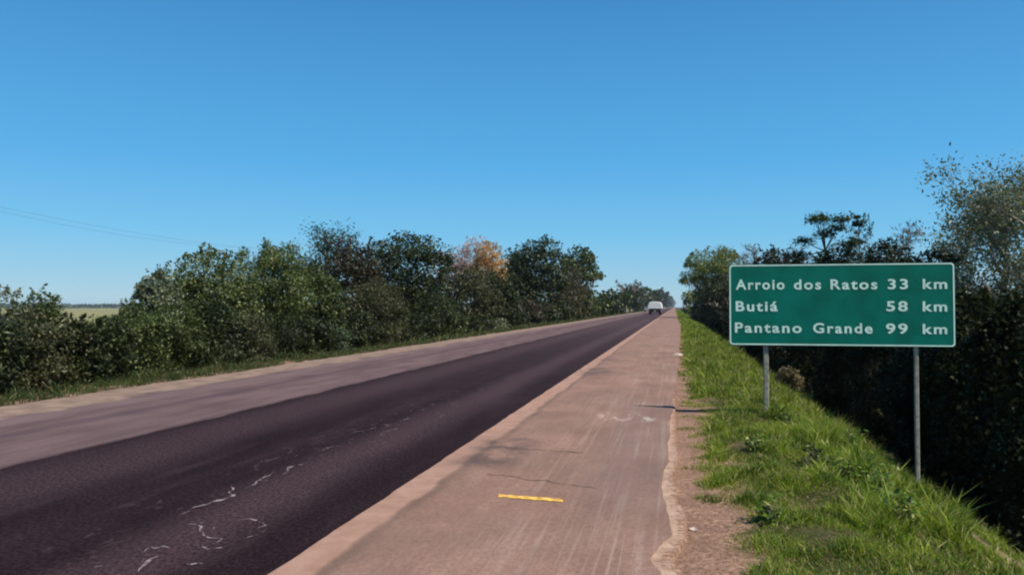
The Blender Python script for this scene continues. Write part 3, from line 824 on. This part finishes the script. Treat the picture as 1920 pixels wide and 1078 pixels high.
for px, top, hw, X, lab in rs:
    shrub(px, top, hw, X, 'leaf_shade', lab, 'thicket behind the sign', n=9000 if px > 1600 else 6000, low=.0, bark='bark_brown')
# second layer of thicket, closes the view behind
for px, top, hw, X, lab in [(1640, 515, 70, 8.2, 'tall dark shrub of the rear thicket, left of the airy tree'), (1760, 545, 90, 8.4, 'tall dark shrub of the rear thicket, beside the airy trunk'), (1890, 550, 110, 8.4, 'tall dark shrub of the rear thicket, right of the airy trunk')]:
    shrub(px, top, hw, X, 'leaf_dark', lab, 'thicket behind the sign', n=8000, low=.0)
# plants on the bank
shrub(1478, 688, 20, 2.75, 'leaf_dry', 'small dry brownish bush on the bank behind the left post', 'weeds on the bank', n=900, cat='bush', near=.05, nl=8)
def weed(px, py, h, label, mat='leaf_mid', n=110, seed=1):
    r = np.random.default_rng(seed)
    p = None
    for X in np.linspace(.4, 4.2, 200):      # walk the ray to the bank
        c, _ = on_x(px, py, X)
        if c[2] <= float(ground_z(c[0], c[1])): p = c; break
    if p is None: return
    root = tag(empty('weed', p), label, 'weed', 'weeds on the bank')
    b = MB(); Cs = []; Ns = []
    for k in range(6):
        a = r.uniform(0, 6.28); tip = np.array([math.cos(a) * h * .4, math.sin(a) * h * .4, h * r.uniform(.7, 1)])
        b.tube([(0, 0, -.03), tip * [.4, .4, .55], tip], [.006, .005, .002], 4)
        m = n // 6; f = r.uniform(.25, 1, m)[:, None]
        Cs.append(tip * f * np.array([1, 1, 1]) + r.normal(size=(m, 3)) * .05); Ns.append(r.normal(size=(m, 3)) * .5 + [0, 0, 1])
    b.build('stem', M['bark'], root)
    leaves_obj('foliage', np.concatenate(Cs), np.concatenate(Ns), .062, .42, M[mat], root, r)
weed(1768, 925, .55, 'leafy weed standing right of the right sign post', 'leaf_mid', 140, 1)
weed(1530, 880, .22, 'broad-leaved weed in the middle of the grass bank', 'leaf_mid', 110, 2)
weed(1850, 975, .40, 'leafy weed at the shaded lower right of the bank', 'leaf_mid', 120, 3)

for k, (px, py, h, n_) in enumerate([(1420, 850, .20, 130), (1585, 905, .26, 170), (1655, 935, .28, 170), (1480, 800, .20, 120), (1600, 840, .22, 130), (1690, 985, .24, 170), (1450, 985, .16, 120)]):
    weed(px, py, h, 'low leafy weed tuft growing among the grass of the bank', 'leaf_weed', n_, 20 + k)

# ------------------------------------------------------------------ road sign
def sign_material():
    n = NT('green reflective sheet')
    k = n.noise(2.2, 4); s = n.noise(14, 5)
    col = n.mix(n.ramp(k, .3, .7), (.000, .125, .084), (.000, .180, .128))
    col = n.mix(n.ramp(s, .55, .8, 0, .25), col, (.02, .19, .13))
    return n.color(col, .6, .15)
M['sign'] = sign_material()
M['letters'] = simple('pale reflective lettering', (.66, .88, .74), .6, .2, 0, .1, 6)
M['metal'] = simple('aluminium back', (.42, .43, .43), .45, .5, .7, .1)
YS = None
pr = ray(1789.6, 571); t10 = 10.05; YS = float((pr * t10)[1])
c00, c11 = on_y(1367.8, 646, YS), on_y(1789.6, 492, YS)
x0, x1, z0, z1 = c00[0], c11[0], (c00[2] + on_y(1789.6, 651, YS)[2]) / 2, (c11[2] + on_y(1367.8, 497, YS)[2]) / 2
sign = tag(empty('road_sign', ((x0 + x1) / 2, YS, float(ground_z((x0 + x1) / 2, YS)))), 'green distance sign with three white town names on two posts', 'road sign')
ox, oy, oz = sign.location
def rr_outline(a, b, c, d, rad, n=5):
    pts = []
    for (cx, cz, s) in ((b - rad, c + rad, -90), (b - rad, d - rad, 0), (a + rad, d - rad, 90), (a + rad, c + rad, 180)):
        for k in range(n + 1):
            t = math.radians(s + 90 * k / n); pts.append((cx + rad * math.cos(t), cz + rad * math.sin(t)))
    return pts
A, B, Cc, Dd = x0 - ox, x1 - ox, z0 - oz, z1 - oz
out = rr_outline(A, B, Cc, Dd, .045); L = len(out)
b = MB(); th = .018
b.add([(x, 0, z) for x, z in out] + [(x, th, z) for x, z in out], [tuple(range(L)), tuple(range(2 * L - 1, L - 1, -1))] + [(i, i + L, (i + 1) % L + L, (i + 1) % L) for i in range(L)])
panel = b.build('panel', M['sign'], sign)
inn = rr_outline(A + .022, B - .022, Cc + .022, Dd - .022, .032)
oi = rr_outline(A + .004, B - .004, Cc + .004, Dd - .004, .042)
b = MB(); b.add([(x, -.003, z) for x, z in oi] + [(x, -.003, z) for x, z in inn], [(i, (i + 1) % L, (i + 1) % L + L, i + L) for i in range(L)])
b.build('border', M['letters'], panel)
def text_verts(word, x_a, x_b, base_y, cap_px):
    cu = bpy.data.curves.new('letters', 'FONT'); cu.body = word; cu.size = 1.0; cu.space_character = 1.22; cu.offset = .024; cu.resolution_u = 4; cu.fill_mode = 'FRONT'
    to = bpy.data.objects.new('letters', cu); COL.objects.link(to)
    dg = bpy.context.evaluated_depsgraph_get(); me = bpy.data.meshes.new_from_object(to.evaluated_get(dg))
    V = np.array([v.co[:] for v in me.vertices]); Fs = [tuple(p.vertices) for p in me.polygons]
    bpy.data.objects.remove(to); bpy.data.meshes.remove(me); bpy.data.curves.remove(cu)
    pa, pb = on_y(x_a, base_y, YS), on_y(x_b, base_y, YS)
    cap = on_y(x_a, base_y - cap_px, YS)[2] - pa[2]
    sx = (pb[0] - pa[0]) / (V[:, 0].max() - V[:, 0].min()); sz = cap / .73
    return [((v[0] - V[:, 0].min()) * sx + pa[0] - ox, -.0035, v[1] * sz + (pa[2] + pb[2]) / 2 - oz) for v in V], Fs
rows = [[('Arroio', 1379.5, 1471, 542.3), ('dos', 1488.5, 1539.5, 542.2), ('Ratos', 1557, 1645, 542), ('33', 1664.5, 1702.5, 541.6), ('km', 1730, 1776, 541.2)],
        [('Buti\u00e1', 1379.5, 1458, 583), ('58', 1662, 1702, 583), ('km', 1730, 1776, 583.3)],
        [('Pantano', 1378, 1503, 623.2), ('Grande', 1524.5, 1636, 624.2), ('99', 1661, 1702, 625), ('km', 1730, 1776, 625.6)]]
for row in rows:
    for w, xa, xb, by in row:
        V, Fs = text_verts(w, xa, xb, by, 19)
        MB().add(V, Fs).build('lettering', M['letters'], panel)
for (px, wd, lean) in ((1436, .064, .004), (1717, .050, -.004)):
    pt = on_y(px, 660, YS + .06); gx = pt[0]; g = float(ground_z(gx, YS + .06))
    b = MB(); b.box(gx - ox - wd / 2, gx - ox + wd / 2, th + .004, th + .004 + wd, g - oz - .4, Dd - .05, .008)
    post = b.build('post', M['post'], sign)
    for zz in (Cc + .18, Dd - .22):
        n = 8
        v = [(gx - ox + .009 * math.cos(2 * math.pi * i / n), -.0042, zz + .009 * math.sin(2 * math.pi * i / n)) for i in range(n)]
        v2 = [(x, -.0005, z) for x, y, z in v]
        MB().add(v + v2, [tuple(range(n))] + [(i, i + n, (i + 1) % n + n, (i + 1) % n) for i in range(n)]).build('bolt', M['sign'], post)

# ------------------------------------------------------------------ vehicles
M['tarp'] = simple('white tarpaulin', (.78, .77, .72), .7, .3, 0, .06, 2)
M['black'] = simple('black chassis', (.012, .010, .012), .6, .3)
M['rubber'] = simple('tyre rubber', (.015, .014, .015), .85, .2)
M['rim'] = simple('grey rim', (.25, .25, .26), .5, .5, .3)
M['cab'] = simple('white cab paint', (.62, .62, .60), .35, .5)
M['lamp_red'] = simple('red lamp lens', (.35, .02, .02), .3, .5)
M['glass'] = simple('dark window glass', (.02, .025, .03), .1, .6)
M['car'] = simple('silver car paint', (.22, .22, .22), .3, .5, .2)
M['plate'] = simple('number plate', (.5, .5, .48), .6)
def wheel(root, x, y, rad, wd):
    b = MB(); b.lathe([(-wd / 2, rad * .86), (-wd * .42, rad), (wd * .42, rad), (wd / 2, rad * .86)], 'x', (x, y, rad), 22)
    w = b.build('wheel', M['rubber'], root, False)
    s = 1 if x > 0 else -1
    b = MB(); b.lathe([(s * wd * .40, rad * .58), (s * (wd / 2 + .012), rad * .55), (s * (wd / 2 + .02), rad * .2)], 'x', (x, y, rad), 16)
    b.build('rim', M['rim'], w)
def truck():
    p, t = on_x(1228, 575, -3.55)
    Y = p[1]; root = tag(empty('truck', (p[0], Y, 0)), 'flatbed truck with white tarped load driving away in the right lane', 'truck')
    # tarped load: rounded, wider at its foot; length 5 m
    b = MB(); prof = [(-1.24, 1.12), (-1.30, 1.18), (-1.29, 1.45), (-1.20, 1.90), (-1.04, 2.18), (-.72, 2.33), (0, 2.38), (.72, 2.33), (1.04, 2.18), (1.21, 1.90), (1.30, 1.46), (1.33, 1.18), (1.26, 1.12)]
    m = len(prof); vs = []; fs = []
    ya = [0, .12, .9, 1.9, 2.9, 3.9, 4.7, 4.85]
    for i, y in enumerate(ya):
        s = .96 if i in (0, len(ya) - 1) else 1.0
        for k, (x, z) in enumerate(prof): vs.append((x * s, y, 1.02 + (z - 1.02) * (s - .02 * (i % 2))))
    for i in range(len(ya) - 1):
        for k in range(m - 1): fs.append((i * m + k, i * m + k + 1, (i + 1) * m + k + 1, (i + 1) * m + k))
        fs.append((i * m + m - 1, i * m, (i + 1) * m, (i + 1) * m + m - 1))
    fs.append(tuple(range(m - 1, -1, -1))); fs.append(tuple((len(ya) - 1) * m + k for k in range(m)))
    b.add(vs, fs); b.build('tarp_cover', M['tarp'], root)
    b = MB(); b.box(-1.12, 1.12, .05, 4.8, .82, 1.11, .02); b.build('flatbed', M['black'], root)
    b = MB(); b.box(-.45, -.33, .15, 6.5, .55, .815); b.box(.33, .45, .15, 6.5, .55, .815); b.box(-1.08, 1.08, -.02, .10, .44, .81, .02); b.build('chassis', M['black'], root)
    for s in (-1, 1):
        wheel(root, s * .88, 1.1, .46, .44); wheel(root, s * .95, 6.0, .46, .26)
        b = MB(); b.box(s * .88 - .26, s * .88 + .26, .48, .51, .16, .58); b.build('mud_flap', M['black'], root)
        b = MB(); b.box(s * .9 - .08, s * .9 + .08, -.045, -.022, .66, .73); b.build('tail_lamp', M['lamp_red'], root)
        b = MB(); b.box(s * 1.38 - .09, s * 1.38 + .09, 6.3, 6.38, 1.55, 2.0, .02); b.tube([(s * 1.05, 6.45, 1.95), (s * 1.35, 6.34, 1.97)], .02, 5); b.build('mirror', M['black'], root)
    cab = MB().box(-1.08, 1.08, 5.05, 6.9, .60, 2.22, .1, .05).build('cab', M['cab'], root)
    MB().box(-.75, .75, 5.035, 5.047, 1.45, 1.95).build('rear_window', M['glass'], cab)
    MB().box(-.22, .22, -.046, -.023, .635, .765).build('number_plate', M['plate'], root)
truck()
def car():
    p, t = on_x(1214, 575, -7.3)
    root = tag(empty('car', (p[0], p[1], 0)), 'small silver car coming the other way, half hidden by the truck', 'car')
    side = [(-.0, .35), (0, .62), (.1, .80), (1.0, .92), (1.6, 1.38), (2.9, 1.42), (3.6, 1.0), (4.1, .92), (4.15, .4)]
    b = MB(); vs = []; m = len(side)
    for x, inset in ((-.84, 0), (.84, 0)):
        for (y, z) in side: vs.append((x * (.82 if z > 1.1 else 1.0), y, z))
    fs = [tuple(range(m)), tuple(range(2 * m - 1, m - 1, -1))] + [(i, i + m, (i + 1) % m + m, (i + 1) % m) for i in range(m)]
    b.add(vs, fs); body = b.build('body', M['car'], root)
    b = MB(); b.add([(-.66, 1.09, .985), (.66, 1.09, .985), (.60, 1.55, 1.335), (-.60, 1.55, 1.335)], [(0, 1, 2, 3)])
    for v in range(4): b.v[v] = (b.v[v][0], b.v[v][1] - .012, b.v[v][2] + .012)
    b.build('windscreen', M['glass'], body)
    for s in (-1, 1):
        wheel(root, s * .75, .75, .31, .2); wheel(root, s * .75, 3.3, .31, .2)
        MB().box(s * .62 - .14, s * .62 + .14, -.02, .015, .58, .70).build('headlight', M['rim'], root)
    MB().box(-.8, .8, -.03, -.002, .34, .46).build('bumper', M['black'], root)
car()
# white marker post far on the left verge
p, t = on_x(1175, 575, -10.4)
r0 = tag(empty('marker_post', (p[0], p[1], float(ground_z(p[0], p[1])))), 'thin white post on the far verge before the far tree row', 'post')
MB().box(-.04, .04, -.04, .04, -.2, 1.75, .012).build('post_body', simple('white painted post', (.62, .62, .58), .7), r0)
MB().box(-.03, .03, -.0445, -.041, 1.45, 1.6).build('reflector', M['lamp_red'], r0)

# ------------------------------------------------------------------ overhead cables
def cable(pa, pb, sag_ref, label, X=-42):
    a = on_x(*pa, X)[0]; bq = on_x(*pb, X)[0]; c = on_x(*sag_ref, X)[0]
    ysx = np.array([a[1], c[1], bq[1]]); zsx = np.array([a[2], c[2], bq[2]])
    co = np.polyfit(ysx, zsx, 2)
    if co[0] < 0: co = np.polyfit(ysx[[0, 2]], zsx[[0, 2]], 1)
    Ys = np.linspace(a[1] - 14, bq[1] + 34, 40)
    b = MB(); b.tube([(X, y, float(np.polyval(co, y))) for y in Ys], .0075, 5)
    tag(b.build('overhead_cable', M['cable']), label, 'cable', 'overhead cables on the left')
cable((0, 388), (430, 461), (215, 430), 'upper of the two thin overhead cables at the left')
cable((0, 396), (400, 461), (200, 436), 'lower of the two thin overhead cables at the left')

# ------------------------------------------------------------------ far horizon
def woodland(name, X0, X1, Y, zt, seed, dx=6):
    r = np.random.default_rng(seed); C = []; n = 9000
    x = r.uniform(X0, X1, n); y = Y + r.uniform(-60, 60, n)
    hh = zt * (.75 + .25 * np.sin(x * .013) * np.sin(x * .031 + 1))
    z = -2 + (hh + 2) * np.sqrt(r.uniform(0, 1, n))
    P = np.stack([x, y, z], -1)
    V = leaf_quads(P, r.normal(size=(n, 3)) * .6 + np.array([0, -.6, .4]), 9.0, .6, r)
    o = mesh_obj(name, V, np.arange(len(V)).reshape(-1, 4), M['leaf_blue'])
    return tag(o, 'low blue-green woodland on the horizon behind the open field', 'woodland', kind='stuff')
woodland('distant_woodland', -2600, -250, 1500, 7.5, 8)

# ------------------------------------------------------------------ air
HAZE = 0.00011
hm = bpy.data.materials.new('thin haze'); hm.use_nodes = True
ht = hm.node_tree; ht.nodes.remove(ht.nodes['Principled BSDF'])
pv = ht.nodes.new('ShaderNodeVolumePrincipled'); pv.inputs['Density'].default_value = HAZE; pv.inputs['Color'].default_value = (.80, .88, 1.0, 1); pv.inputs['Anisotropy'].default_value = .2
ht.links.new(pv.outputs[0], ht.nodes['Material Output'].inputs['Volume'])
hb = MB().box(-4200, 4200, -350, 5200, -4.0, 22.0).build('haze', hm)
tag(hb, 'thin blue haze over the fields and the far end of the road', 'haze', kind='stuff')
